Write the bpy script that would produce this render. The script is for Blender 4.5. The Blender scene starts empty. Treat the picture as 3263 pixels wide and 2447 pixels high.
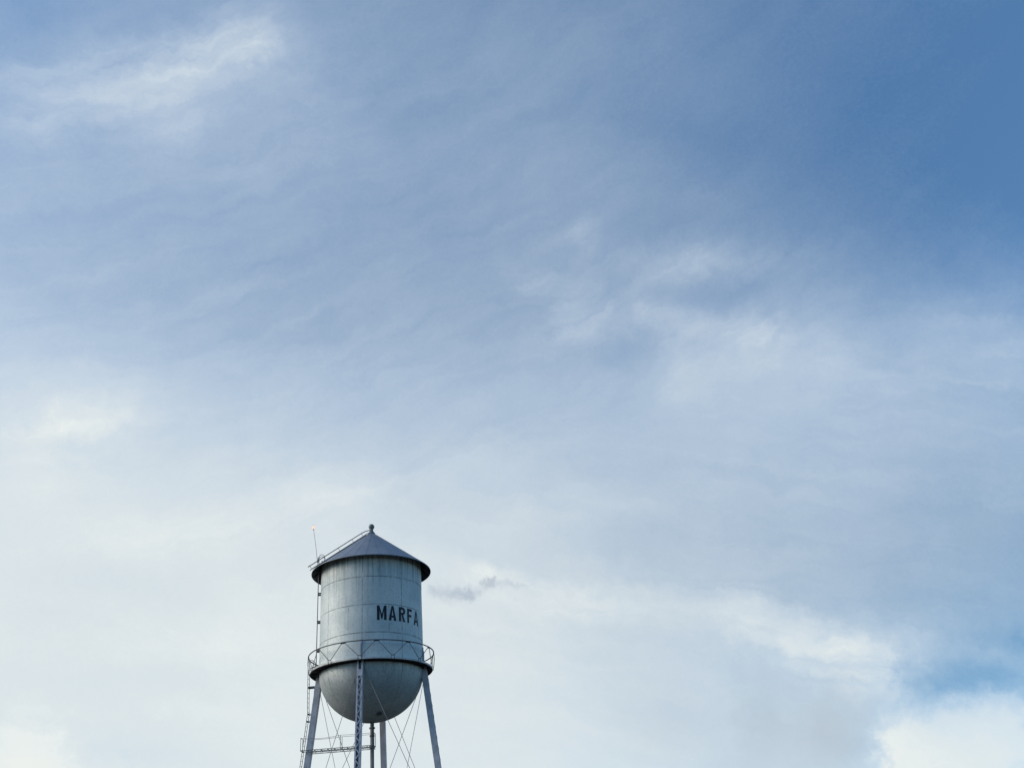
import bpy, bmesh, math, random
from mathutils import Vector, Matrix
random.seed(4)
R = math.radians
sc = bpy.context.scene
COL = sc.collection

# ------------------------------------------------------------------ camera
PITCH, ROLL = 0.5004, 0.0779
cam_d = bpy.data.cameras.new('camera')
cam = bpy.data.objects.new('camera', cam_d)
COL.objects.link(cam)
cam_d.sensor_width = 36.0
cam_d.lens = 35.18
cam_d.clip_start = 0.1
cam_d.clip_end = 20000
_f = Vector((0, math.cos(PITCH), math.sin(PITCH)))
_u = Vector((0, -math.sin(PITCH), math.cos(PITCH)))
_x = Vector((1, 0, 0))
_r = _x*math.cos(ROLL) - _u*math.sin(ROLL)
_up = _x*math.sin(ROLL) + _u*math.cos(ROLL)
m = Matrix.Identity(4)
for i in range(3):
    m[i][0], m[i][1], m[i][2] = _r[i], _up[i], -_f[i]
m[0][3], m[1][3], m[2][3] = 0, 0, 1.6
cam.matrix_world = m
sc.camera = cam

# ------------------------------------------------------------------ exposure
sc.view_settings.view_transform = 'Standard'
sc.view_settings.look = 'None'
sc.view_settings.gamma = 1
sc.view_settings.exposure = 0.85
sc.cycles.use_denoising = True
sc.cycles.denoising_prefilter = 'ACCURATE'
sc.cycles.max_bounces = 6

# ------------------------------------------------------------------ sun and sky directions
SUN_AZ = -99.0      # degrees from +Y towards +X (so: far left of the view)
SUN_EL = 21.0
SKY_STRENGTH = 0.122
sd = Vector((math.sin(R(SUN_AZ))*math.cos(R(SUN_EL)), math.cos(R(SUN_AZ))*math.cos(R(SUN_EL)), math.sin(R(SUN_EL))))
sun_d = bpy.data.lights.new('sun', 'SUN')
sun_d.energy = 1.2
sun_d.angle = R(28)
sun_d.color = (1.0, 0.87, 0.70)
sun = bpy.data.objects.new('sun', sun_d)
COL.objects.link(sun)
sun.location = (-60, 20, 60)
sun.rotation_euler = sd.to_track_quat('Z', 'Y').to_euler()

# ------------------------------------------------------------------ node helper
class NT:
    def __init__(s, tree):
        s.t = tree
        s.n = tree.nodes
    def put(s, node, key, val):
        inp = node.inputs[key]
        if isinstance(val, bpy.types.NodeSocket):
            s.t.links.new(val, inp)
        else:
            inp.default_value = val
    def m(s, op, a, b=0.0, c=None, clamp=False):
        n = s.n.new('ShaderNodeMath'); n.operation = op; n.use_clamp = clamp
        s.put(n, 0, a); s.put(n, 1, b)
        if c is not None: s.put(n, 2, c)
        return n.outputs[0]
    def v(s, op, a, b=(0, 0, 0), out=0):
        n = s.n.new('ShaderNodeVectorMath'); n.operation = op
        s.put(n, 0, a)
        if op == 'SCALE': s.put(n, 'Scale', b)
        elif op not in ('NORMALIZE', 'LENGTH'): s.put(n, 1, b)
        return n.outputs['Value' if op in ('DOT_PRODUCT', 'LENGTH') else 0]
    def xyz(s, x, y, z):
        n = s.n.new('ShaderNodeCombineXYZ'); s.put(n, 0, x); s.put(n, 1, y); s.put(n, 2, z)
        return n.outputs[0]
    def noise(s, vec, scale, detail=4, rough=0.5, dist=0.0, color=False, lac=2.0):
        n = s.n.new('ShaderNodeTexNoise'); n.noise_dimensions = '3D'
        s.put(n, 'Vector', vec); s.put(n, 'Scale', scale); s.put(n, 'Detail', detail)
        s.put(n, 'Roughness', rough); s.put(n, 'Distortion', dist); s.put(n, 'Lacunarity', lac)
        return n.outputs['Color' if color else 'Fac']
    def mix(s, f, a, b, blend='MIX'):
        n = s.n.new('ShaderNodeMix'); n.data_type = 'RGBA'; n.blend_type = blend
        s.put(n, 0, f); s.put(n, 6, a); s.put(n, 7, b)
        return n.outputs[2]
    def rng(s, v, a, b, c=0.0, d=1.0, smooth=True):
        n = s.n.new('ShaderNodeMapRange')
        if smooth: n.interpolation_type = 'SMOOTHSTEP'
        for i, q in enumerate((v, a, b, c, d)): s.put(n, i, q)
        return n.outputs[0]
    def ramp(s, f, stops, interp='LINEAR'):
        n = s.n.new('ShaderNodeValToRGB'); r = n.color_ramp
        r.interpolation = interp
        while len(r.elements) > 1: r.elements.remove(r.elements[-1])
        for i, (p, c) in enumerate(stops):
            e = r.elements[0] if i == 0 else r.elements.new(p)
            e.position = p
            e.color = (c, c, c, 1) if not isinstance(c, tuple) else (*c, 1)
        s.put(n, 0, f)
        return n.outputs[0]

# ------------------------------------------------------------------ world: clear sky + cloud veil
w = bpy.data.worlds.new('World')
sc.world = w
w.use_nodes = True
w.node_tree.nodes.clear()
T = NT(w.node_tree)
sky = T.n.new('ShaderNodeTexSky')
sky.sky_type = 'NISHITA'
sky.sun_disc = False
sky.sun_elevation = R(SUN_EL)
sky.sun_rotation = R(SUN_AZ)
sky.altitude = 1400
sky.air_density = 1.0
sky.dust_density = 0.2
sky.ozone_density = 5.0
bg = T.n.new('ShaderNodeBackground')
out = T.n.new('ShaderNodeOutputWorld')
T.t.links.new(bg.outputs[0], out.inputs[0])
T.put(bg, 1, 1.0)

clear = T.v('MULTIPLY', T.v('SCALE', sky.outputs[0], SKY_STRENGTH), (1.0, 1.09, 0.98))
CLEAR_K = [(0.0, (0.50, 0.50, 0.55)), (0.16, (0.56, 0.52, 0.50)), (0.33, (0.80, 0.80, 0.80)), (0.55, (1, 1, 1)), (1.0, (1, 1, 1))]
CLOUD_GAIN = 0.555
CLOUD_RAMP = [(0.0, (0.80, 0.93, 1.02)), (0.35, (0.80, 0.895, 0.96)), (0.75, (0.79, 0.85, 0.855)), (1.0, (0.85, 0.88, 0.85))]
#CM0#
# cloud cover over the sky in (azimuth, elevation) degrees: a coarse cover table, then single wisps and dark scraps
COVER = [[1.39, 1.28, 1.16, 1.03, 0.93, 0.85, 0.8, 0.76, 0.72, 0.62, 0.31, -0.08, -0.3], [1.22, 1.12, 1.04, 0.94, 0.91, 0.88, 0.83, 0.72, 0.65, 0.44, 0.08, -0.14, -0.3], [1.06, 0.97, 0.88, 0.87, 0.93, 0.91, 0.87, 0.7, 0.57, 0.22, -0.02, -0.09, -0.23], [0.89, 0.89, 0.87, 0.9, 0.93, 0.88, 0.82, 0.53, 0.41, 0.34, 0.31, 0.08, -0.18], [0.72, 0.78, 0.9, 0.85, 0.73, 0.63, 0.56, 0.51, 0.53, 0.49, 0.38, 0.08, -0.16], [0.57, 0.48, 0.41, 0.43, 0.39, 0.35, 0.32, 0.39, 0.39, 0.22, -0.01, -0.08, -0.12], [0.4, 0.4, 0.33, 0.28, 0.26, 0.26, 0.26, 0.25, 0.14, 0.02, -0.02, -0.03, -0.06], [0.16, 0.27, 0.38, 0.43, 0.38, 0.25, 0.25, 0.21, 0.12, 0.05, 0.03, 0.01, -0.02], [-0.11, -0.0, 0.12, 0.25, 0.28, 0.19, 0.17, 0.16, 0.13, 0.09, 0.06, 0.04, 0.03], [-0.3, -0.29, -0.17, -0.05, 0.06, 0.11, 0.11, 0.11, 0.11, 0.11, 0.09, 0.08, 0.07]]
WISPS = [[-31.8, 41.49, 17.36, 2.24, 2.0, 0.13], [-27.8, 42.8, 14.23, 2.25, 1.7, 0.16], [-23.93, 44.61, 31.56, 2.58, 1.6, 0.2], [-19.65, 46.45, 12.07, 2.69, 1.4, 0.26], [-17.24, 47.41, 21.13, 1.04, 0.8, 0.1], [-23.05, 41.98, 23.26, 2.53, 1.1, 0.12], [-32.79, 45.45, 17.95, 2.42, 1.5, -0.05], [-24.09, 46.76, 22.65, 1.68, 1.2, -0.04], [5.7, 36.52, -4.22, 1.2, 1.0, 0.07], [1.67, 34.6, 5.62, 1.27, 0.8, 0.09], [11.2, 34.61, -2.38, 2.65, 1.2, 0.11], [15.92, 33.52, -2.35, 3.33, 0.9, 0.1], [4.69, 32.32, -5.9, 1.83, 1.9, 0.15], [8.89, 32.22, -11.13, 0.77, 1.2, 0.06], [12.92, 30.72, -13.17, 3.97, 1.1, 0.13], [16.6, 29.14, -36.23, 1.54, 1.6, 0.13], [14.38, 27.99, -172.64, 2.04, 1.7, 0.07], [11.12, 27.74, -165.56, 1.35, 1.8, 0.07], [13.69, 31.82, -11.56, 3.5, 1.3, -0.08], [6.94, 29.99, -6.91, 2.8, 1.2, -0.09], [10.43, 36.05, -176.79, 2.75, 1.2, -0.05], [16.22, 32.58, -1.58, 1.27, 0.7, -0.06], [20.1, 27.56, -37.14, 1.04, 1.8, 0.05], [12.16, 14.42, -23.0, 1.34, 1.4, 0.16], [14.83, 12.88, -23.82, 1.65, 1.4, 0.22], [17.55, 11.34, -21.66, 1.74, 1.7, 0.32], [19.15, 10.5, -23.46, 0.51, 1.3, 0.15], [11.79, 9.48, -6.21, 1.07, 2, -0.06], [21.27, 9.05, -5.39, 1.46, 1.5, -0.15], [24.09, 10.19, 3.46, 1.36, 1.8, -0.14], [25.2, 11.18, -17.35, 0.5, 1.1, -0.06], [23.86, 10.7, -22.53, 1.58, 0.5, 0.16], [20.96, 10.37, -27.12, 0.84, 0.3, 0.09], [21.23, 12.08, -13.5, 1.33, 1.1, 0.06], [16.24, 7.12, -66.79, 0.57, 2, -0.05], [-25.75, 25.92, 18.89, 2.53, 1.3, 0.16], [-28.27, 23.99, 22.09, 1.8, 2.5, 0.05], [-2.53, 18.15, 1.33, 1.24, 0.8, 0.15], [1.41, 16.42, -5.99, 2.56, 0.9, 0.12], [-26.21, 9.07, -0.2, 1.25, 2.2, 0.18], [14.1, 19.0, 7.22, 1.38, 2, -0.03], [26.94, 27.47, -13.33, 2.49, 1.2, 0.06], [29.83, 25.23, -22.69, 2.43, 1.3, 0.07], [7.14, 19.65, 0.81, 3.05, 2, -0.05], [23.7, 18.99, -0.81, 1.83, 2.5, -0.03], [-8.39, 23.46, 13.88, 7.56, 1.1, 0.06], [16.19, 26.32, -19.07, 6.21, 1.5, 0.02], [21.82, 9.8, 6.28, 2.22, 1.4, -0.07], [24.02, 25.6, -21.43, 6.91, 1.7, 0.06], [6.91, 15.58, -11.29, 4.09, 1.0, 0.08], [4.14, 21.17, 2.65, 6.37, 1.2, 0.04], [-23.58, 17.98, -1.7, 4.53, 1.2, -0.06], [-21.3, 12.8, 3.22, 4.6, 1.2, -0.05], [-21.36, 9.33, -10.93, 3.13, 1.0, -0.09], [-20.17, 20.46, 11.82, 4.55, 1.4, 0.05], [-17.47, 14.69, 3.35, 4.16, 1.3, 0.05], [12.93, 41.43, -21.73, 6.64, 1.6, -0.03], [-11.55, 22.68, -13.59, 3.29, 1.5, 0.04]]
SCRAPS = [[-5.58, 17.31, 7.39, 0.4, 0.42, 0.35], [-4.47, 17.11, -8.11, 0.77, 0.42, 0.5], [-3.4, 16.96, -0.55, 0.5, 0.36, 0.5], [-3.36, 17.31, 17.33, 0.13, 0.25, 0.3], [-2.27, 17.46, 12.77, 0.42, 0.36, 0.5], [-2.26, 17.74, -22.86, 0.21, 0.25, 0.3], [-0.9, 17.37, -8.79, 0.83, 0.25, 0.35], [-0.79, 16.54, -3.97, 0.25, 0.14, 0.25], [2.45, 16.54, -7.1, 0.3, 0.13, 0.17], [12.89, 13.61, -18.46, 0.38, 0.15, 0.18], [-26.1, 16.16, -0.49, 0.79, 0.25, 0.1]]
BANKS = [[21.85, 6.66, -0.2, 3.68, 2.4, 1.0], [18.43, 6.67, -8.37, 1.04, 1.6, 0.4]]
SHADES = [[15.2, 7.98, -34.19, 1.65, 2.4, 0.62], [11.75, 7.44, -32.28, 1.5, 2.5, 0.3], [11.81, 9.62, -17.31, 1.08, 1.5, 0.2], [7.81, 9.27, -5.46, 3.1, 2.5, 0.22], [-28.92, 23.44, 6.82, 0.35, 1, 0.0]]
geo = T.n.new('ShaderNodeTexCoord').outputs['Generated']
D3 = T.v('NORMALIZE', geo)
sep = T.n.new('ShaderNodeSeparateXYZ'); T.put(sep, 0, D3)
dx, dy, dz = sep.outputs
n1 = T.v('SUBTRACT', T.noise(D3, 9.0, 7, 0.62, color=True), (0.5, 0.5, 0.5))
n2 = T.v('SUBTRACT', T.noise(D3, 60.0, 5, 0.6, color=True), (0.5, 0.5, 0.5))
az = T.m('MULTIPLY', T.m('ARCTAN2', dx, dy), 180/math.pi)
el = T.m('MULTIPLY', T.m('ARCSINE', dz), 180/math.pi)
P0 = T.xyz(az, el, 0.0)
P = T.v('ADD', P0, T.v('MULTIPLY', n1, (7.0, 4.2, 0)))
P = T.v('ADD', P, T.v('MULTIPLY', n2, (1.5, 0.6, 0)))
sp = T.n.new('ShaderNodeSeparateXYZ'); T.put(sp, 0, P)
ta = T.m('DIVIDE', T.m('ADD', sp.outputs[0], 45.0), 90.0, clamp=True)
cov = None
for i, row in enumerate(COVER):
    n = len(row)
    rv = T.ramp(ta, [(j/(n-1), (v+1.0)/4.0) for j, v in enumerate(row)], 'B_SPLINE')
    k = T.m('ABSOLUTE', T.m('SUBTRACT', T.m('DIVIDE', T.m('ADD', sp.outputs[1], 2.0), 6.5), float(i)))
    a_ = T.m('POWER', T.m('MAXIMUM', T.m('SUBTRACT', 2.0, k), 0.0), 3.0)
    b_ = T.m('POWER', T.m('MAXIMUM', T.m('SUBTRACT', 1.0, k), 0.0), 3.0)
    wt = T.m('DIVIDE', T.m('MULTIPLY_ADD', b_, -4.0, a_), 6.0)
    val = T.m('MULTIPLY_ADD', rv, 4.0, -1.0)
    cov = T.m('MULTIPLY', wt, val) if cov is None else T.m('MULTIPLY_ADD', wt, val, cov)

def lobes(lst, vec):
    acc = None
    for a0, e0, an, ln, wd, amp in lst:
        c, s = math.cos(R(an)), math.sin(R(an))
        ln = ln*1.15
        u = T.m('SUBTRACT', T.v('DOT_PRODUCT', vec, (c/ln, s/ln, 0)), (a0*c+e0*s)/ln)
        v = T.m('SUBTRACT', T.v('DOT_PRODUCT', vec, (-s/wd, c/wd, 0)), (-a0*s+e0*c)/wd)
        q = T.m('MULTIPLY_ADD', v, v, T.m('MULTIPLY', u, u))
        g = T.m('POWER', math.exp(-1), q)
        acc = T.m('MULTIPLY', g, amp) if acc is None else T.m('MULTIPLY_ADD', g, amp, acc)
    return acc

# fine cirrus grain: streaks rising gently to the right, soft mottling
def streak(deg, sx, sy, scale, seed, det=6, rough=0.55):
    c, s = math.cos(R(deg)), math.sin(R(deg))
    q = T.xyz(T.m('MULTIPLY', T.v('DOT_PRODUCT', P, (c, s, 0)), sx),
              T.m('MULTIPLY', T.v('DOT_PRODUCT', P, (-s, c, 0)), sy), seed)
    return T.m('SUBTRACT', T.noise(q, scale, det, rough, 0.4), 0.5)
s1 = streak(17, 0.085, 0.55, 1.0, 3.1, 9, 0.62)
s2 = streak(-15, 0.09, 0.6, 1.0, 8.7, 9, 0.62)
s3 = T.m('SUBTRACT', T.noise(D3, 14.0, 10, 0.68, 0.3), 0.5)
s5 = T.m('SUBTRACT', T.noise(D3, 300.0, 3, 0.8), 0.5)
low = T.rng(T.m('MULTIPLY_ADD', az, -0.25, el), 16, 30, 0.0, 1.0)
st = T.mix(low, s2, s1)
PW = T.v('ADD', P0, T.v('MULTIPLY', n1, (3.2, 1.8, 0)))
PW = T.v('ADD', PW, T.v('MULTIPLY', n2, (3.0, 1.5, 0)))
fib = T.m('ADD', T.m('MULTIPLY', st, 2.8), T.m('MULTIPLY', s3, 0.6))
wis = T.m('MULTIPLY', lobes(WISPS, PW), T.m('MAXIMUM', T.m('ADD', fib, 1.12), 0.15))
cov = T.m('ADD', cov, wis)
amp = T.m('MULTIPLY_ADD', T.rng(cov, 0.02, 0.35), 0.18, 0.07)
amp = T.m('MULTIPLY_ADD', T.rng(cov, 0.6, 1.0), -0.08, amp)
cov = T.m('MULTIPLY_ADD', st, amp, cov)
cov = T.m('MULTIPLY_ADD', s3, T.m('MULTIPLY', amp, 0.55), cov)
bk = T.m('ADD', lobes(BANKS, PW), T.m('MULTIPLY', s3, 0.7))
cov = T.m('MULTIPLY_ADD', T.rng(bk, 0.16, 0.80), 0.48, cov)
cov = T.m('MULTIPLY_ADD', s5, 0.07, cov)
# beyond the banks of cloud the sky behind and to the right is open
openk = T.rng(T.m('MULTIPLY_ADD', dx, -0.9, dy), -0.45, 0.35)
openk = T.m('MULTIPLY', openk, T.rng(az, -95, -50, 0.35, 1.0))
cov = T.m('MULTIPLY', T.m('MAXIMUM', cov, 0.0), openk)
cov = T.m('MINIMUM', cov, 1.2)
n3 = T.v('SUBTRACT', T.noise(D3, 110.0, 6, 0.65, color=True), (0.5, 0.5, 0.5))
PS = T.v('ADD', P0, T.v('MULTIPLY', n3, (1.7, 1.0, 0)))
scr = lobes(SCRAPS, PS)
scr = T.m('MULTIPLY', T.rng(T.m('MULTIPLY', scr, T.m('MULTIPLY_ADD', s3, 1.2, 1.0)), 0.0, 0.62), 0.62)
el_k = T.ramp(T.m('DIVIDE', el, 90.0, clamp=True), CLEAR_K, 'EASE')
clear = T.mix(1.0, clear, el_k, 'MULTIPLY')
ccol = T.ramp(T.m('DIVIDE', cov, 1.2), CLOUD_RAMP)
ccol = T.v('SCALE', ccol, CLOUD_GAIN)
veil = T.mix(T.m('MINIMUM', cov, 1.0), clear, ccol)
shd = T.m('MULTIPLY', T.m('MINIMUM', lobes(SHADES, PW), 0.75), T.m('SUBTRACT', 1.0, T.rng(bk, 0.22, 0.7)))
veil = T.mix(shd, veil, T.v('SCALE', T.xyz(0.46, 0.525, 0.59), CLOUD_GAIN))
veil = T.mix(scr, veil, T.v('SCALE', T.xyz(0.36, 0.43, 0.54), CLOUD_GAIN))
clear = veil
#CM1#

T.put(bg, 0, clear)

# ================================================================== mesh helpers
class MB:
    def __init__(s): s.bm = bmesh.new()
    def box(s, a, b, w, d, up=(0, 0, 1)):
        """bar from a to b, width w across (perpendicular to up), depth d along up"""
        a, b = Vector(a), Vector(b)
        ax = (b-a).normalized(); up = Vector(up)
        side = ax.cross(up)
        if side.length < 1e-4: side = ax.cross(Vector((1, 0, 0)))
        side.normalize(); up2 = side.cross(ax).normalized()
        vs = []
        for p in (a, b):
            for sx, sy in ((-1, -1), (1, -1), (1, 1), (-1, 1)):
                vs.append(s.bm.verts.new(p + side*(sx*w/2) + up2*(sy*d/2)))
        for f in ((0, 1, 2, 3), (7, 6, 5, 4), (0, 4, 5, 1), (1, 5, 6, 2), (2, 6, 7, 3), (3, 7, 4, 0)):
            s.bm.faces.new([vs[i] for i in f])
    def tube(s, pts, r, n=8, closed=False, cap=True):
        pts = [Vector(p) for p in pts]; N = len(pts); rings = []
        rr = r if isinstance(r, (list, tuple)) else [r]*N
        prev = None
        for i, p in enumerate(pts):
            if closed: t = pts[(i+1) % N]-pts[i-1]
            elif i == 0: t = pts[1]-p
            elif i == N-1: t = p-pts[i-1]
            else: t = pts[i+1]-pts[i-1]
            t.normalize()
            if prev is None:
                u = t.cross(Vector((0, 0, 1)))
                if u.length < 1e-3: u = t.cross(Vector((1, 0, 0)))
            else: u = prev - t*prev.dot(t)
            u.normalize(); prev = u; v = t.cross(u)
            rings.append([s.bm.verts.new(p + (u*math.cos(2*math.pi*k/n) + v*math.sin(2*math.pi*k/n))*rr[i]) for k in range(n)])
        for i in range(N if closed else N-1):
            A, B = rings[i], rings[(i+1) % N]
            for k in range(n):
                f = s.bm.faces.new((A[k], A[(k+1) % n], B[(k+1) % n], B[k])); f.smooth = True
        if not closed and cap:
            s.bm.faces.new(rings[0]); s.bm.faces.new(rings[-1][::-1])
    def lathe(s, prof, n=96, c=(0, 0), smooth=True, closed=False):
        rings = []
        for r, z in prof:
            if r < 1e-5: rings.append([s.bm.verts.new((c[0], c[1], z))])
            else: rings.append([s.bm.verts.new((c[0]+r*math.cos(2*math.pi*k/n), c[1]+r*math.sin(2*math.pi*k/n), z)) for k in range(n)])
        L = list(range(len(prof)-1)) + ([len(prof)-1] if closed else [])
        for i in L:
            A, B = rings[i], rings[(i+1) % len(rings)]
            for k in range(n):
                k2 = (k+1) % n
                if len(A) == 1 and len(B) == 1: continue
                if len(A) == 1: vs = (A[0], B[k2], B[k])
                elif len(B) == 1: vs = (A[k], A[k2], B[0])
                else: vs = (A[k], A[k2], B[k2], B[k])
                f = s.bm.faces.new(vs); f.smooth = smooth
    def build(s, name, mat, parent=None, loc=None):
        bmesh.ops.recalc_face_normals(s.bm, faces=s.bm.faces)
        me = bpy.data.meshes.new(name); s.bm.to_mesh(me); s.bm.free()
        me.materials.append(mat)
        o = bpy.data.objects.new(name, me); COL.objects.link(o)
        if parent is not None: o.parent = parent
        if loc is not None: o.location = loc
        return o

def cyl(r, deg, z): return Vector((r*math.cos(R(deg)), r*math.sin(R(deg)), z))

# ================================================================== materials
def new_mat(name, rough=0.6, metal=0.0):
    mt = bpy.data.materials.new(name); mt.use_nodes = True
    t = NT(mt.node_tree); b = t.n['Principled BSDF']
    b.inputs['Roughness'].default_value = rough
    b.inputs['Metallic'].default_value = metal
    return mt, t, b

def plain_metal(name, base, rough=0.6, metal=0.0, var=0.25, rust=0.0):
    mt, t, b = new_mat(name, rough, metal)
    oc = t.n.new('ShaderNodeTexCoord').outputs['Object']
    n = t.noise(oc, 2.3, 6, 0.6)
    lo = tuple(c*(1-var) for c in base); hi = tuple(min(1, c*(1+var)) for c in base)
    c = t.mix(t.rng(n, 0.3, 0.7), (*lo, 1), (*hi, 1))
    if rust:
        c = t.mix(t.m('MULTIPLY', t.rng(t.noise(oc, 7.0, 8, 0.7), 0.56, 0.72), rust), c, (0.11, 0.055, 0.03, 1))
    t.put(b, 'Base Color', c)
    return mt

SEAMS = [18.997, 20.815, 22.68]
def tank_material(name, bowl=False):
    mt, t, b = new_mat(name, 0.5, 0.5 if bowl else 0.10)
    oc = t.n.new('ShaderNodeTexCoord').outputs['Object']
    s = t.n.new('ShaderNodeSeparateXYZ'); t.put(s, 0, oc)
    x, y, z = s.outputs
    ang = t.m('ARCTAN2', y, x)
    deg = t.m('MULTIPLY', ang, 180/math.pi)
    arc = t.m('MULTIPLY', ang, 3.4)
    # blotchy weathered paint
    bl = t.noise(oc, 0.55, 6, 0.6)
    fine = t.noise(oc, 7.0, 6, 0.6)
    col = t.mix(t.rng(bl, 0.32, 0.66), (0.51, 0.60, 0.61, 1), (0.67, 0.74, 0.73, 1))
    col = t.mix(t.m('MULTIPLY', t.rng(fine, 0.42, 0.72), 0.32), col, (0.36, 0.36, 0.35, 1))
    grime = (0.13, 0.14, 0.145, 1)
    if not bowl:
        # wash streaks running down from the eave, and thinner ones from every girth seam
        sv = t.xyz(t.m('MULTIPLY', x, 5.0), t.m('MULTIPLY', y, 5.0), t.m('MULTIPLY', z, 0.22))
        s1_ = t.noise(sv, 1.0, 5, 0.65)
        top = t.rng(z, 20.2, 24.0, 0.0, 1.0, smooth=False)
        top = t.m('POWER', top, 1.4)
        thr = t.m('MULTIPLY', t.rng(t.m('MULTIPLY_ADD', top, 0.09, s1_), 0.52, 0.68), t.m('MULTIPLY_ADD', top, 0.48, 0.08))
        col = t.mix(thr, col, grime)
        sv2 = t.xyz(t.m('MULTIPLY', x, 11.0), t.m('MULTIPLY', y, 11.0), t.m('MULTIPLY', z, 0.45))
        s2_ = t.noise(sv2, 1.0, 4, 0.6)
        col = t.mix(t.m('MULTIPLY', t.rng(s2_, 0.55, 0.75), 0.35), col, (0.24, 0.235, 0.22, 1))
        wht = t.m('MULTIPLY', t.rng(t.noise(t.v('MULTIPLY', oc, (3.0, 3.0, 0.12)), 1.6, 3, 0.5), 0.52, 0.7), 0.35)
        col = t.mix(wht, col, (0.70, 0.70, 0.67, 1))
    jag = t.m('MULTIPLY', t.m('SUBTRACT', t.noise(oc, 5.0, 5, 0.7), 0.5), 0.05)
    line = None
    if not bowl:
        for sz in SEAMS:
            d_ = t.m('ABSOLUTE', t.m('SUBTRACT', t.m('ADD', z, jag), sz))
            l_ = t.rng(d_, 0.016, 0.042, 1.0, 0.0)
            line = l_ if line is None else t.m('MAXIMUM', line, l_)
    def vseam(off, n=8, wd=0.036):
        f = t.m('FRACT', t.m('ADD', t.m('MULTIPLY', t.m('SUBTRACT', deg, off), n/360.0), 8.5))
        d_ = t.m('MULTIPLY', t.m('ABSOLUTE', t.m('SUBTRACT', f, 0.5)), 2*math.pi*3.4/n)
        return t.rng(t.m('ADD', d_, jag), wd*0.4, wd, 1.0, 0.0)
    va = vseam(-135.9)
    if bowl:
        line = t.m('MULTIPLY', va, 0.9)
        line = t.m('MULTIPLY', line, t.rng(z, -2.6, -1.9))
    else:
        line = t.m('MAXIMUM', line, t.m('MULTIPLY', va, 1.0))
        vb = vseam(-106.7)
        inb = t.m('MULTIPLY', t.m('GREATER_THAN', z, SEAMS[0]), t.m('LESS_THAN', z, SEAMS[1]))
        line = t.m('MAXIMUM', line, t.m('MULTIPLY', t.m('MULTIPLY', vb, inb), 0.9))
        in1 = t.m('GREATER_THAN', z, SEAMS[2])
        line = t.m('MAXIMUM', line, t.m('MULTIPLY', t.m('MULTIPLY', vseam(-118.0), in1), 0.5))
    patch = t.rng(t.noise(oc, 1.7, 4, 0.7), 0.36, 0.56)
    lf = t.m('MULTIPLY', line, t.m('MULTIPLY_ADD', patch, 0.50, 0.15))
    col = t.mix(lf, col, (0.085, 0.09, 0.10, 1))
    if bowl:
        # the bowl carries an older, dustier coat
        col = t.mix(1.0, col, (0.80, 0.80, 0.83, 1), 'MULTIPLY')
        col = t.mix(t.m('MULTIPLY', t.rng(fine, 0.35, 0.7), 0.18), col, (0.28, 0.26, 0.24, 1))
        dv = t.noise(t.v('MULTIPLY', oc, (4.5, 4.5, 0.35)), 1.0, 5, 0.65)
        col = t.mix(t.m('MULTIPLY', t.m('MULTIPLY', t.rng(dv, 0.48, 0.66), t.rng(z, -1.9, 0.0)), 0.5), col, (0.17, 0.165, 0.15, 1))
    t.put(b, 'Base Color', col)
    t.put(b, 'Roughness', t.m('MULTIPLY_ADD', fine, 0.25, 0.46))
    bp = t.n.new('ShaderNodeBump'); bp.inputs['Strength'].default_value = 0.25; bp.inputs['Distance'].default_value = 0.02
    t.put(bp, 'Height', t.m('SUBTRACT', t.m('MULTIPLY', t.noise(oc, 0.9, 3, 0.5), 1.6), line))
    t.t.links.new(bp.outputs[0], b.inputs['Normal'])
    return mt

M_TANK = tank_material('tank_paint')
M_BOWL = tank_material('bowl_paint', bowl=True)
M_LEG = plain_metal('leg_paint', (0.49, 0.50, 0.55), 0.5, 0.1, 0.18, 0.25)
M_STEEL = plain_metal('weathered_steel', (0.11, 0.12, 0.13), 0.6, 0.0, 0.3, 0.4)
M_ROD = plain_metal('rod_steel', (0.22, 0.225, 0.24), 0.6, 0.0, 0.2)
M_DARK = plain_metal('shaded_underside', (0.035, 0.036, 0.045), 0.8, 0.0, 0.35, 0.4)  # shade under eave and balcony put into a near-black base, plus rust
M_LETTER = plain_metal('letter_paint', (0.005, 0.008, 0.018), 0.6, 0.0, 0.5)
M_FLOOR = plain_metal('balcony_paint', (0.58, 0.58, 0.57), 0.6, 0.0, 0.25, 0.3)
M_BALL = plain_metal('finial_paint', (0.17, 0.19, 0.20), 0.5, 0.0, 0.3, 0.2)
M_CONC = plain_metal('footing_concrete', (0.30, 0.29, 0.27), 0.9, 0.0, 0.2)
M_PIPE = plain_metal('pipe_paint', (0.20, 0.20, 0.19), 0.5, 0.0, 0.2, 0.3)

mt, t, b = new_mat('roof_paint', 0.5, 0.0)
oc = t.n.new('ShaderNodeTexCoord').outputs['Object']
s = t.n.new('ShaderNodeSeparateXYZ'); t.put(s, 0, oc)
ang = t.m('ARCTAN2', s.outputs[1], s.outputs[0])
f = t.m('FRACT', t.m('MULTIPLY_ADD', ang, 16/(2*math.pi), 8.2))
rad = t.m('SQRT', t.m('ADD', t.m('MULTIPLY', s.outputs[0], s.outputs[0]), t.m('MULTIPLY', s.outputs[1], s.outputs[1])))
dd = t.m('MULTIPLY', t.m('MULTIPLY', t.m('ABSOLUTE', t.m('SUBTRACT', f, 0.5)), 2*math.pi/16), rad)
ln_ = t.rng(dd, 0.012, 0.03, 1.0, 0.0)
col = t.mix(t.rng(t.noise(oc, 1.1, 6, 0.65), 0.3, 0.7), (0.20, 0.235, 0.28, 1), (0.27, 0.30, 0.34, 1))
col = t.mix(t.m('MULTIPLY', t.rng(t.noise(oc, 9.0, 6, 0.7), 0.5, 0.8), 0.3), col, (0.10, 0.11, 0.12, 1))
t.put(b, 'Base Color', t.mix(t.m('MULTIPLY', ln_, 0.12), col, (0.06, 0.07, 0.09, 1)))
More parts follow.
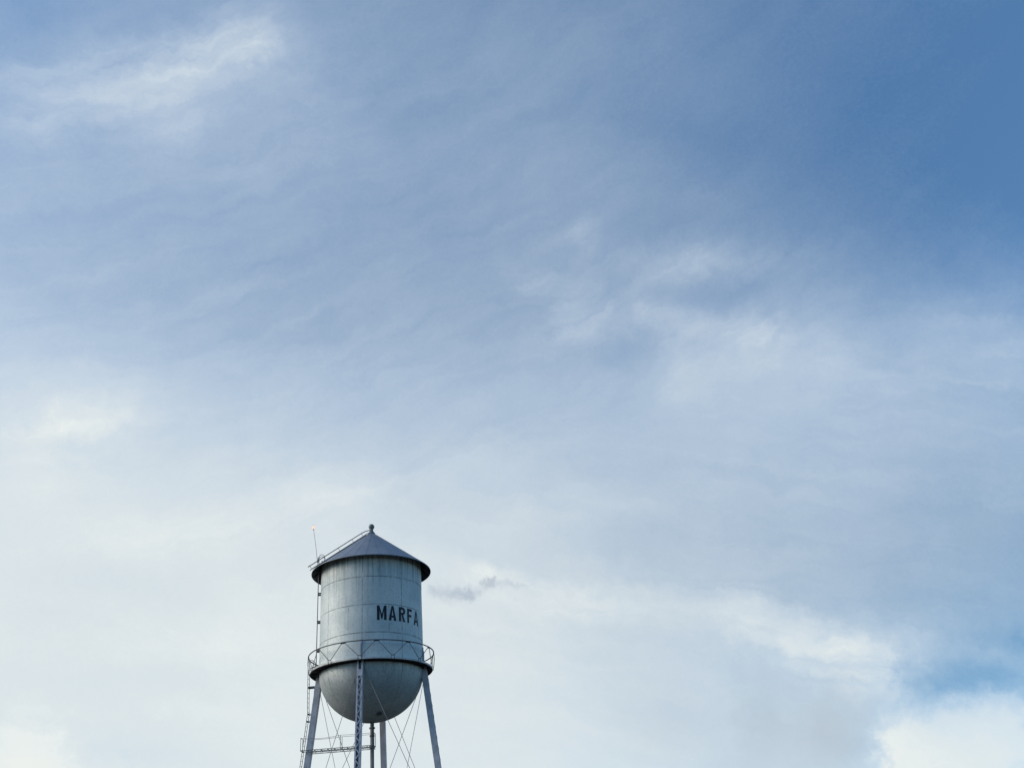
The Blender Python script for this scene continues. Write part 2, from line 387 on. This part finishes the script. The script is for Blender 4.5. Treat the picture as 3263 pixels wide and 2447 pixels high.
M_ROOF = mt

mt, t, b = new_mat('beacon_glass', 0.3, 0.0)
b.inputs['Base Color'].default_value = (0.8, 0.25, 0.12, 1)
b.inputs['Emission Color'].default_value = (1.0, 0.36, 0.20, 1)
b.inputs['Emission Strength'].default_value = 1.1
M_BEACON = mt

# ================================================================== ground (below the frame)
mt, t, b = new_mat('dry_ground', 0.95, 0.0)
oc = t.n.new('ShaderNodeTexCoord').outputs['Object']
c = t.mix(t.rng(t.noise(oc, 0.05, 8, 0.6), 0.35, 0.65), (0.06, 0.055, 0.04, 1), (0.045, 0.05, 0.03, 1))
c = t.mix(t.m('MULTIPLY', t.noise(oc, 3.0, 8, 0.7), 0.5), c, (0.085, 0.075, 0.06, 1))
t.put(b, 'Base Color', c)
g = MB()
NG = 60
vv = [[g.bm.verts.new((-6000+12000*i/NG, -6000+12000*j/NG, 0)) for j in range(NG+1)] for i in range(NG+1)]
for i in range(NG):
    for j in range(NG): g.bm.faces.new((vv[i][j], vv[i+1][j], vv[i+1][j+1], vv[i][j+1]))
ground = g.build('ground', mt)
ground['kind'] = 'structure'

# ================================================================== water tower
tower = bpy.data.objects.new('water_tower', None); COL.objects.link(tower)
tower.location = (-10.690, 66.524, 0)
tower['label'] = 'tall pale grey steel water tower with cone roof, round-bottomed tank and dark lettering'
tower['category'] = 'water tower'

RT, ZF, ZE, ZA = 3.4, 17.284, 23.958, 27.0      # tank radius, balcony floor, eave, apex
RE, RF, RR, ZR = 4.061, 4.011, 4.107, 18.315    # eave, floor and rail radius, rail height

# tank shell: four lapped courses, every other one a plate thickness proud
k = MB()
k.lathe([(RT, ZF-0.1), (RT, SEAMS[0]), (RT+0.008, SEAMS[0]), (RT+0.008, SEAMS[1]), (RT, SEAMS[1]), (RT, SEAMS[2]), (RT+0.008, SEAMS[2]), (RT+0.008, ZE+0.42), (RT-0.1, ZE+0.42)], 192, smooth=False)
for fc in k.bm.faces: fc.smooth = True
tank = k.build('tank', M_TANK, tower)
for e in tank.data.edges: pass
tank.data.set_sharp_from_angle(angle=R(40))

# bowl (its own origin at the spring line so the material reads depth)
k = MB()
BD = 3.11
prof = [(RT-0.004, 0.0)]
for i in range(1, 40):
    a = math.pi/2*i/40
    prof.append(((RT-0.004)*math.cos(a), -BD*math.sin(a)))
prof.append((0, -BD))
k.lathe(prof, 192)
bowl = k.build('bowl', M_BOWL, tower, (0, 0, ZF-0.1))
# manhole on the bowl
k = MB()
md = Vector((math.cos(R(-62))*math.cos(R(-65)), math.sin(R(-62))*math.cos(R(-65)), math.sin(R(-65))))
md = Vector((md.x*RT, md.y*RT, md.z*BD)); mn = Vector((md.x/RT**2, md.y/RT**2, md.z/BD**2)).normalized()
k.tube([md-mn*0.03, md+mn*0.04], 0.15, 20)
k.tube([md+mn*0.04, md+mn*0.06], 0.19, 20)
k.build('manhole', M_STEEL, bowl)

# roof: cone with thin plate and shallow lapped ribs
sl = (ZA-ZE)/RE
k = MB()
n = 192
k.lathe([(0, ZA), (RE*0.25, ZA-sl*RE*0.25), (RE*0.5, ZA-sl*RE*0.5), (RE*0.75, ZA-sl*RE*0.75), (RE, ZE), (RE+0.012, ZE-0.008), (RE+0.012, ZE-0.045), (RE-0.012, ZE-0.05)], n)
for i in range(32):
    a = 360/32*i + 4
    k.box(cyl(0.25, a, ZA-sl*0.25+0.005), cyl(RE, a, ZE+0.005), 0.03, 0.010)
roof = k.build('roof', M_ROOF, tower)
roof.data.set_sharp_from_angle(angle=R(30))
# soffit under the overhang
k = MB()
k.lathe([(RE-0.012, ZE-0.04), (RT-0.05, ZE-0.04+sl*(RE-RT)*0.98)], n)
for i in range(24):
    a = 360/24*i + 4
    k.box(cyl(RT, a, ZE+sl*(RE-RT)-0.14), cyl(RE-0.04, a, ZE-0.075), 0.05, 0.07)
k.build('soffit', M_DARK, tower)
# finial
k = MB()
zb = 27.385
pr = [(0.27, ZA-0.20), (0.25, ZA-0.10), (0.15, ZA+0.02), (0.125, ZA+0.10), (0.115, ZA+0.20)]
for i in range(1, 14):
    a = -math.pi/2 + 0.55 + (math.pi-0.55)*i/13
    pr.append((max(0.0, 0.205*math.cos(a)), zb+0.205*math.sin(a)))
pr[-1] = (0, zb+0.205)
k.lathe(pr, 32)
k.build('finial', M_BALL, tower)

# ---- balcony
k = MB()
k.lathe([(RT-0.02, ZF), (RF, ZF), (RF, ZF-0.10), (RF-0.03, ZF-0.10), (RF-0.03, ZF-0.03), (RT-0.02, ZF-0.03)], n, smooth=False)
balcony = k.build('balcony', M_FLOOR, tower)
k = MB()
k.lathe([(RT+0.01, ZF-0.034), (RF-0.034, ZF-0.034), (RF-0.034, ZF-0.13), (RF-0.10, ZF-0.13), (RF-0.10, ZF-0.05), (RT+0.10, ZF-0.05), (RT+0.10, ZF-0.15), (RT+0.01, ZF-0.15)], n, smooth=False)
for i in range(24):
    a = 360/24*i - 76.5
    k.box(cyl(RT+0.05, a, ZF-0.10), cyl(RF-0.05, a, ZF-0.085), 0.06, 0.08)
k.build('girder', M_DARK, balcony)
# railing: rail hoop plus zigzag of flat bars
k = MB()
k.tube([cyl(RR, 360*i/144, ZR) for i in range(144)], 0.038, 8, closed=True)
A0 = -76.5
nod_t = [A0+30*i for i in range(12)]
nod_b = [A0+15+30*i for i in range(12)]
for i in range(12):
    tz = cyl(RR-0.02, nod_t[i], ZR-0.03)
    for s_ in (-1, 1):
        bz = cyl(RF-0.01, nod_t[i]+s_*14.2, ZF+0.10)
        tt = cyl(RR-0.02, nod_t[i]+s_*1.2, ZR-0.03)
        k.tube([tt, bz], 0.021, 6)
    k.box(cyl(RR-0.02, nod_t[i]-2.4, ZR-0.045), cyl(RR-0.02, nod_t[i]+2.4, ZR-0.045), 0.012, 0.09)
    for s_ in (-1.6, 1.6):
        k.tube([cyl(RF+0.005, nod_b[i]+s_, ZF-0.10), cyl(RF+0.005, nod_b[i]+s_, ZF+0.13)], 0.018, 6)
    k.box(cyl(RF+0.005, nod_b[i]-1.8, ZF+0.12), cyl(RF+0.005, nod_b[i]+1.8, ZF+0.12), 0.012, 0.05)
# bowed stanchions that carry the hoop beside the ladder gap and at the far quarter
for a in (-80.9-88, -80.9+88):
    k.tube([cyl(RF+0.02, a, ZF-0.12), cyl(RF+0.09, a, ZF+0.25), cyl(RR+0.03, a, ZF+0.65), cyl(RR+0.01, a, ZR)], 0.026, 6)
k.build('railing', M_STEEL, tower)

# ---- legs
SLOPE = 0.1216
LEG_A = [-92.18, -2.18, 87.82, 177.82]
RL = 3.452
def leg_r(z): return RL + (ZF-z)*SLOPE
W, Dp = 0.345, 0.36
def build_leg(a):
    er = Vector((math.cos(R(a)), math.sin(R(a)), 0)); et = Vector((-math.sin(R(a)), math.cos(R(a)), 0))
    top = er*leg_r(ZF-0.06) + Vector((0, 0, ZF-0.06)); bot = er*leg_r(0.5) + Vector((0, 0, 0.5))
    ax = (bot-top).normalized()
    er2 = (er - ax*er.dot(ax)).normalized()       # outward, square to the leg
    k = MB()
    for s_ in (-1, 1):
        off = et*(s_*W/2)
        # channel: web square to et, two flanges turned inwards
        k.box(top+off, bot+off, 0.014, Dp, er2)
        for q in (-1, 1):
            fo = off - et*(s_*0.047) + er2*(q*(Dp/2-0.007))
            k.box(top+fo, bot+fo, 0.08, 0.014, er2)
    # batten plates at the head and cover plate
    for q in (1,):
        p0 = top + ax*0.62 + er2*(q*(Dp/2+0.012)); p1 = top + ax*1.05 + er2*(q*(Dp/2+0.012))
        k.box(p0, p1, W+0.01, 0.012, er2)
    # gusset plates clasping the tank wall above the balcony
    for s_ in (-1, 1):
        g0 = er*(RT+0.05) + et*(s_*(W/2+0.012)) + Vector((0, 0, ZF-0.75)); g1 = er*(RT+0.05) + et*(s_*(W/2+0.012)) + Vector((0, 0, ZF+0.02))
        k.box(g0 + er*0.05, g1 + er*0.05, 0.014, 0.30, er)
    # solid plate closing the inner face
    k.box(top-er2*(Dp/2+0.007)+ax*0.03, bot-er2*(Dp/2+0.007), W+0.008, 0.011, er2)
    # foot
    k.box(er*leg_r(0.47)+Vector((0, 0, 0.45)), er*leg_r(0.47)+Vector((0, 0, 0.50)), 0.75, 0.75, er)
    leg = k.build('leg', M_LEG, tower)
    k = MB()
    c_ = er*leg_r(0.47)
    k.box(c_+Vector((0, 0, -0.3)), c_+Vector((0, 0, 0.448)), 1.1, 1.1, er)
    k.build('footing', M_CONC, tower)
    # lacing
    k = MB()
    L = (bot-top).length
    step = 0.335
    for q in (1,):
        y = 1.06; s_ = 1
        while y < L-0.6:
            p0 = top + ax*y + et*(s_*(W/2-0.045)) + er2*(q*(Dp/2+0.010+0.006*(s_ > 0)))
            p1 = top + ax*(y+step) - et*(s_*(W/2-0.045)) + er2*(q*(Dp/2+0.010+0.006*(s_ > 0)))
            k.box(p0, p1, 0.055, 0.010, er2)
            y += step; s_ = -s_
    k.build('lacing', M_LEG, leg)
    # narrow upper post that ties the leg to the shell above the walkway
    k = MB()
    k.box(er*(RT+0.045)+Vector((0, 0, ZF+0.01)), er*(RT+0.045)+Vector((0, 0, ZF+1.30)), 0.13, 0.05, er)
    k.box(er*(RT+0.085)+Vector((0, 0, ZF+0.01)), er*(RT+0.085)+Vector((0, 0, ZF+1.05)), 0.03, 0.06, er)
    k.build('tie_plate', M_LEG, leg)
    return leg
for a in LEG_A: build_leg(a)

def leg_p(i, z, dr=0.0):
    return cyl(leg_r(z)+dr, LEG_A[i], z)
# struts between the legs, well below the frame, and rods
ZL = 5.6
for i in range(4):
    j = (i+1) % 4
    k = MB()
    for dz in (-0.12, 0.12):
        k.box(leg_p(i, ZL)+Vector((0, 0, dz)), leg_p(j, ZL)+Vector((0, 0, dz)), 0.12, 0.05)
    pa, pb = leg_p(i, ZL), leg_p(j, ZL)
    for q in range(24):
        u0, u1 = q/24, (q+1)/24
        s_ = 1 if q % 2 else -1
        k.box(pa.lerp(pb, u0)+Vector((0, 0, 0.12*s_)), pa.lerp(pb, u1)-Vector((0, 0, 0.12*s_)), 0.012, 0.04)
    k.build('strut', M_LEG, tower)
def rod(i, zi, j, zj, sgn):
    k = MB()
    a, b_ = leg_p(i, zi), leg_p(j, zj)
    n_ = (b_-a).cross(Vector((0, 0, 1))).normalized()*0.035*sgn
    a, b_ = a+n_, b_+n_
    k.tube([a, b_], 0.0165, 6)
    mid = a.lerp(b_, 0.86)
    d_ = (b_-a).normalized()
    k.tube([mid-d_*0.22, mid+d_*0.22], 0.035, 6)       # turnbuckle
    k.build('brace_rod', M_ROD, tower)
for (i, zi, j, zj) in [(3, 16.85, 0, 5.6), (3, 17.05, 2, 5.6), (0, 17.2, 3, 5.6), (2, 17.1, 3, 5.6), (0, 17.2, 1, 5.6), (2, 17.1, 1, 5.6), (1, 16.9, 0, 5.6), (1, 16.9, 2, 5.6)]:
    rod(i, zi, j, zj, 1 if (j-i) % 4 == 1 else -1)
for i in range(4):
    j = (i+1) % 4
    rod(i, 5.3, j, 0.7, 1); rod(j, 5.3, i, 0.7, -1)

# ---- riser pipe
k = MB()
k.tube([(0.03, 0, -0.2), (0.03, 0, ZF-0.1-BD+0.06)], 0.125, 24)
riser = k.build('riser_pipe', M_PIPE, tower)
for z_, r_, h_ in ((13.72, 0.19, 0.085), (13.24, 0.165, 0.10), (12.56, 0.18, 0.14)):
    k = MB()
    k.lathe([(0.12, z_-h_/2), (r_, z_-h_/2), (r_, z_+h_/2), (0.12, z_+h_/2)], 24, (0.03, 0), smooth=False, closed=True)
    k.build('flange', M_STEEL, riser)

# ---- inspection catwalk from the leg ladder to the riser
ZC = 12.63
XA, XB = -4.48, 0.20
k = MB()
for y_ in (-0.29, 0.29):
    for dz in (0.0, -0.15):
        k.box((XA if dz == 0 else XA+0.35, y_, ZC+dz), (XB, y_, ZC+dz), 0.05, 0.035)
    nn = 20
    for q in range(nn):
        x0 = XA+0.35+(XB-XA-0.35)*q/nn; x1 = XA+0.35+(XB-XA-0.35)*(q+1)/nn
        s_ = 0 if q % 2 else -0.15
        k.box((x0, y_, ZC+s_), (x1, y_, ZC-0.15-s_), 0.012, 0.032, (0, 1, 0))
for q in range(12):
    x0 = XA+0.05+(XB-XA-0.1)*q/11
    k.box((x0, -0.29, ZC-0.03), (x0, 0.29, ZC-0.03), 0.04, 0.03)
catwalk = k.build('catwalk', M_PIPE, tower)
k = MB()
for y_ in (-0.29, 0.29):
    for x_ in (XA, -1.95, XB):
        k.tube([(x_, y_, ZC-0.05), (x_, y_, ZC+0.76)], 0.018, 6)
    pts = []
    for q in range(25):
        u_ = q/24
        x_ = XA+(XB-XA)*u_
        sag = -0.10*math.sin(math.pi*min(1, u_/0.539))**1.0 if u_ < 0.539 else -0.02*math.sin(math.pi*(u_-0.539)/0.461)
        pts.append((x_, y_, ZC+0.76+sag*(1.0 if y_ < 0 else 0.55)))
    k.tube(pts, 0.011, 6)
for x_ in (XA, XB):
    k.tube([(x_, -0.29, ZC+0.76), (x_, 0.29, ZC+0.76)], 0.016, 6)
k.build('handrail', M_STEEL, catwalk)

# ---- ladders
def ladder(name, path, side, width, r=0.019, pitch=0.30, extra=None):
    k = MB()
    side = Vector(side).normalized()*width/2
    P_ = [Vector(p) for p in path]
    for s_ in (-1, 1): k.tube([p+side*s_ for p in P_], r, 6)
    acc = 0.15
    for p, q in zip(P_[:-1], P_[1:]):
        L = (q-p).length
        while acc < L:
            c_ = p.lerp(q, acc/L)
            k.tube([c_-side, c_+side], 0.011, 5); acc += pitch
        acc -= L
    if extra: extra(k, side)
    return k.build(name, M_STEEL, tower)
AV = -80.87
# tank ladder, standing off the shell at the left flank
aT = AV-85.5
tdir = Vector((-math.sin(R(aT)), math.cos(R(aT)), 0))
def ex1(k, side):
    for z_ in (22.53, 20.62, 18.7, 24.0):
        for s_ in (-1, 1):
            k.box(cyl(RT, aT, z_)+side*s_, cyl(RT+0.20, aT, z_)+side*s_, 0.03, 0.10)
        k.box(cyl(RT+0.19, aT, z_)-side*1.1, cyl(RT+0.19, aT, z_)+side*1.1, 0.06, 0.13)
    # grab hoops over the eave
    for s_ in (-1, 1):
        pts = [cyl(RT+0.19, aT, 24.9)+side*s_]
        for q in range(9):
            a = math.pi*q/8
            pts.append(cyl(RT+0.0+0.19*math.cos(a), aT, 25.05+0.22*math.sin(a))+side*s_)
        pts.append(cyl(RT-0.14, aT, 24.75)+side*s_)
        k.tube(pts, 0.017, 6)
    k.box(cyl(RT+0.25, aT, 24.95)-side*1.2, cyl(RT+0.25, aT, 24.95)+side*1.2, 0.05, 0.22)
    k.box(cyl(RT-0.02, aT, 24.75)-side*1.2, cyl(RT-0.02, aT, 24.75)+side*1.2, 0.05, 0.15)
ladder('tank_ladder', [cyl(RT+0.20, aT, ZF), cyl(RT+0.19, aT, 25.0)], tdir, 0.40, r=0.026, extra=ex1)
# roof ladder lying on the cone, with a raised grab rail above it
aR = -147
rdir = Vector((-math.sin(R(aR)), math.cos(R(aR)), 0))
def rpt(r_, up): return cyl(r_+up*0.6, aR, ZA-sl*r_+up*0.8)
ladder('roof_ladder', [rpt(4.36, 0.05), rpt(0.30, 0.05)], rdir, 0.34, r=0.027)
k = MB()
k.tube([rpt(4.42, 0.30), rpt(0.55, 0.30), rpt(0.30, 0.27), cyl(0.12, aR, ZA+0.13)], 0.030, 8)
for r_ in (4.3, 3.3, 2.3, 1.3, 0.6):
    k.tube([rpt(r_, 0.02), rpt(r_, 0.30)], 0.013, 6)
k.build('grab_rail', M_STEEL, tower)
# leg ladder: follows the left leg, then rises plumb past the balcony edge
a3 = LEG_A[3]
ldir = Vector((-math.sin(R(a3)), math.cos(R(a3)), 0))
def ex3(k, side):
    for z_ in (14.9, 14.45, 11.6, 9.0, 6.4, 3.8, 1.2):
        rl = 4.14+(14.95-z_)*SLOPE
        for s_ in (-1, 1):
            k.box(cyl(leg_r(z_)+0.2, a3, z_)+side*s_*0.8, cyl(rl, a3, z_)+side*s_, 0.02, 0.05)
        k.box(cyl(rl, a3, z_)-side*1.05, cyl(rl, a3, z_)+side*1.05, 0.04, 0.07)
    k.box(cyl(leg_r(16.6)+0.2, a3, 16.6), cyl(4.17, a3, 16.6), 0.34, 0.10)
    for s_ in (-1, 1):
        pts = [cyl(4.20, a3, 18.0)+side*s_]
        for q in range(9):
            a = math.pi*q/8
            pts.append(cyl(4.20-0.20+0.20*math.cos(a), a3, 18.15+0.2*math.sin(a))+side*s_)
        pts.append(cyl(3.84, a3, 17.32)+side*s_)
        k.tube(pts, 0.016, 6)
    k.box(cyl(3.80, a3, 18.0)-side, cyl(3.98, a3, 17.8)+side, 0.05, 0.06)
ladder('leg_ladder', [cyl(4.14+(14.95-0.3)*SLOPE, a3, 0.3), cyl(4.14, a3, 14.95), cyl(4.17, a3, 15.4), cyl(4.20, a3, 18.05)], ldir, 0.42, extra=ex3)

# ---- antenna mast with a lit beacon
k = MB()
k.tube([(-3.66, -0.35, 24.55), (-3.72, -0.35, 25.15), (-3.79, -0.35, 25.75), (-3.92, -0.35, 26.7), (-4.03, -0.35, 27.40)], [0.016, 0.016, 0.015, 0.013, 0.013], 6)
k.tube([(-4.03, -0.35, 27.36), (-4.035, -0.35, 27.44)], 0.035, 10)
k.tube([(-4.055, -0.35, 27.66), (-4.056, -0.35, 27.70)], 0.032, 10)
mast = k.build('mast', M_STEEL, tower)
k = MB()
k.tube([(-4.035, -0.35, 27.44), (-4.055, -0.35, 27.66)], [0.045, 0.04], 12)
k.build('beacon', M_BEACON, mast)

# ---- painted name on the shell
ST = 0.172
def letter_polys(ch, w_, h):
    """outline (list of points), list of holes, in s (right), z (up)"""
    d = ST
    if ch == 'M':
        return [(0, 0), (d, 0), (d, h*0.66), (w_/2-0.045, h*0.08), (w_/2+0.045, h*0.08), (w_-d, h*0.66), (w_-d, 0), (w_, 0), (w_, h), (w_-d*0.95, h), (w_/2, h*0.40), (d*0.95, h), (0, h)], []
    if ch == 'A':
        hw = 0.072
        cb0, cb1 = 0.20, 0.345
        def xl(z): return (w_/2-hw)*z/h             # outer left edge
        def xi(z): return d*1.06 + (w_/2-d*1.06)*z/(h*0.80)   # inner left edge
        o = [(0, 0), (d*1.06, 0), (xi(h*cb0), h*cb0), (w_-xi(h*cb0), h*cb0), (w_-d*1.06, 0), (w_, 0), (w_/2+hw, h), (w_/2-hw, h)]
        hole = [(xi(h*cb1), h*cb1), (w_-xi(h*cb1), h*cb1), (w_/2, h*0.80)]
        return o, [hole]
    if ch == 'F':
        return [(0, 0), (d, 0), (d, h*0.43), (w_*0.86, h*0.43), (w_*0.86, h*0.43+d*0.9), (d, h*0.43+d*0.9), (d, h-d), (w_, h-d), (w_, h), (0, h)], []
    if ch == 'R':
        r0 = h*0.27
        cz = h-r0
        o = [(0, 0), (d, 0), (d, h-2*r0), (w_*0.42, h-2*r0), (w_-d*1.08, 0), (w_, 0), (w_*0.66, h-2*r0+0.005)]
        rx = w_-w_*0.52
        for q in range(1, 12):
            a = -math.pi/2+math.pi*q/12
            o.append((w_*0.52+rx*math.cos(a), cz+r0*math.sin(a)))
        o += [(w_*0.52, h), (0, h)]
        hole = [(d, h-2*r0+d*0.9), (w_*0.52, h-2*r0+d*0.9)]
        for q in range(1, 12):
            a = -math.pi/2+math.pi*q/12
            hole.append((w_*0.52+(rx-d)*math.cos(a), cz+(r0-d*0.9)*math.sin(a)))
        hole += [(w_*0.52, h-d*0.9), (d, h-d*0.9)]
        return o, [hole]
def put_letter(ch, a0, a1, z0, z1):
    w_ = R(a1-a0)*RT; h = z1-z0
    o, holes = letter_polys(ch, w_, h)
    bm = bmesh.new(); edges = []
    for loop in [o]+holes:
        vs = [bm.verts.new((p[0], 0, p[1])) for p in loop]
        edges += [bm.edges.new((vs[i], vs[(i+1) % len(vs)])) for i in range(len(vs))]
    bmesh.ops.triangle_fill(bm, use_beauty=True, edges=edges, normal=(0, -1, 0))
    x_ = 0.03
    while x_ < w_:
        bmesh.ops.bisect_plane(bm, geom=bm.verts[:]+bm.edges[:]+bm.faces[:], plane_co=(x_, 0, 0), plane_no=(1, 0, 0))
        x_ += 0.03
    fs = bm.faces[:]
    for v_ in bm.verts:
        a = a0 + math.degrees(v_.co.x/RT)
        v_.co = cyl(RT+0.013, a, z0+v_.co.z)
    for f_ in fs:
        f_.normal_update()
        c_ = f_.calc_center_median()
        if f_.normal.dot(Vector((c_.x, c_.y, 0))) < 0: f_.normal_flip()
    ret = bmesh.ops.extrude_face_region(bm, geom=fs)
    for v_ in [g_ for g_ in ret['geom'] if isinstance(g_, bmesh.types.BMVert)]:
        q_ = Vector((v_.co.x, v_.co.y, 0)).normalized()
        v_.co += q_*0.003
    bmesh.ops.recalc_face_normals(bm, faces=bm.faces)
    me = bpy.data.meshes.new('letter'); bm.to_mesh(me); bm.free(); me.materials.append(M_LETTER)
    ob = bpy.data.objects.new('letter', me); COL.objects.link(ob); ob.parent = tank
ZT0, ZT1 = 19.765, 20.72
put_letter('M', -75.1, -64.5, ZT0, ZT1)
put_letter('A', -62.2, -53.1, ZT0, ZT1)
put_letter('R', -49.9, -41.2, ZT0, ZT1)
put_letter('F', -38.3, -30.4, ZT0, ZT1)
put_letter('A', -27.4, -17.0, ZT0, ZT1)
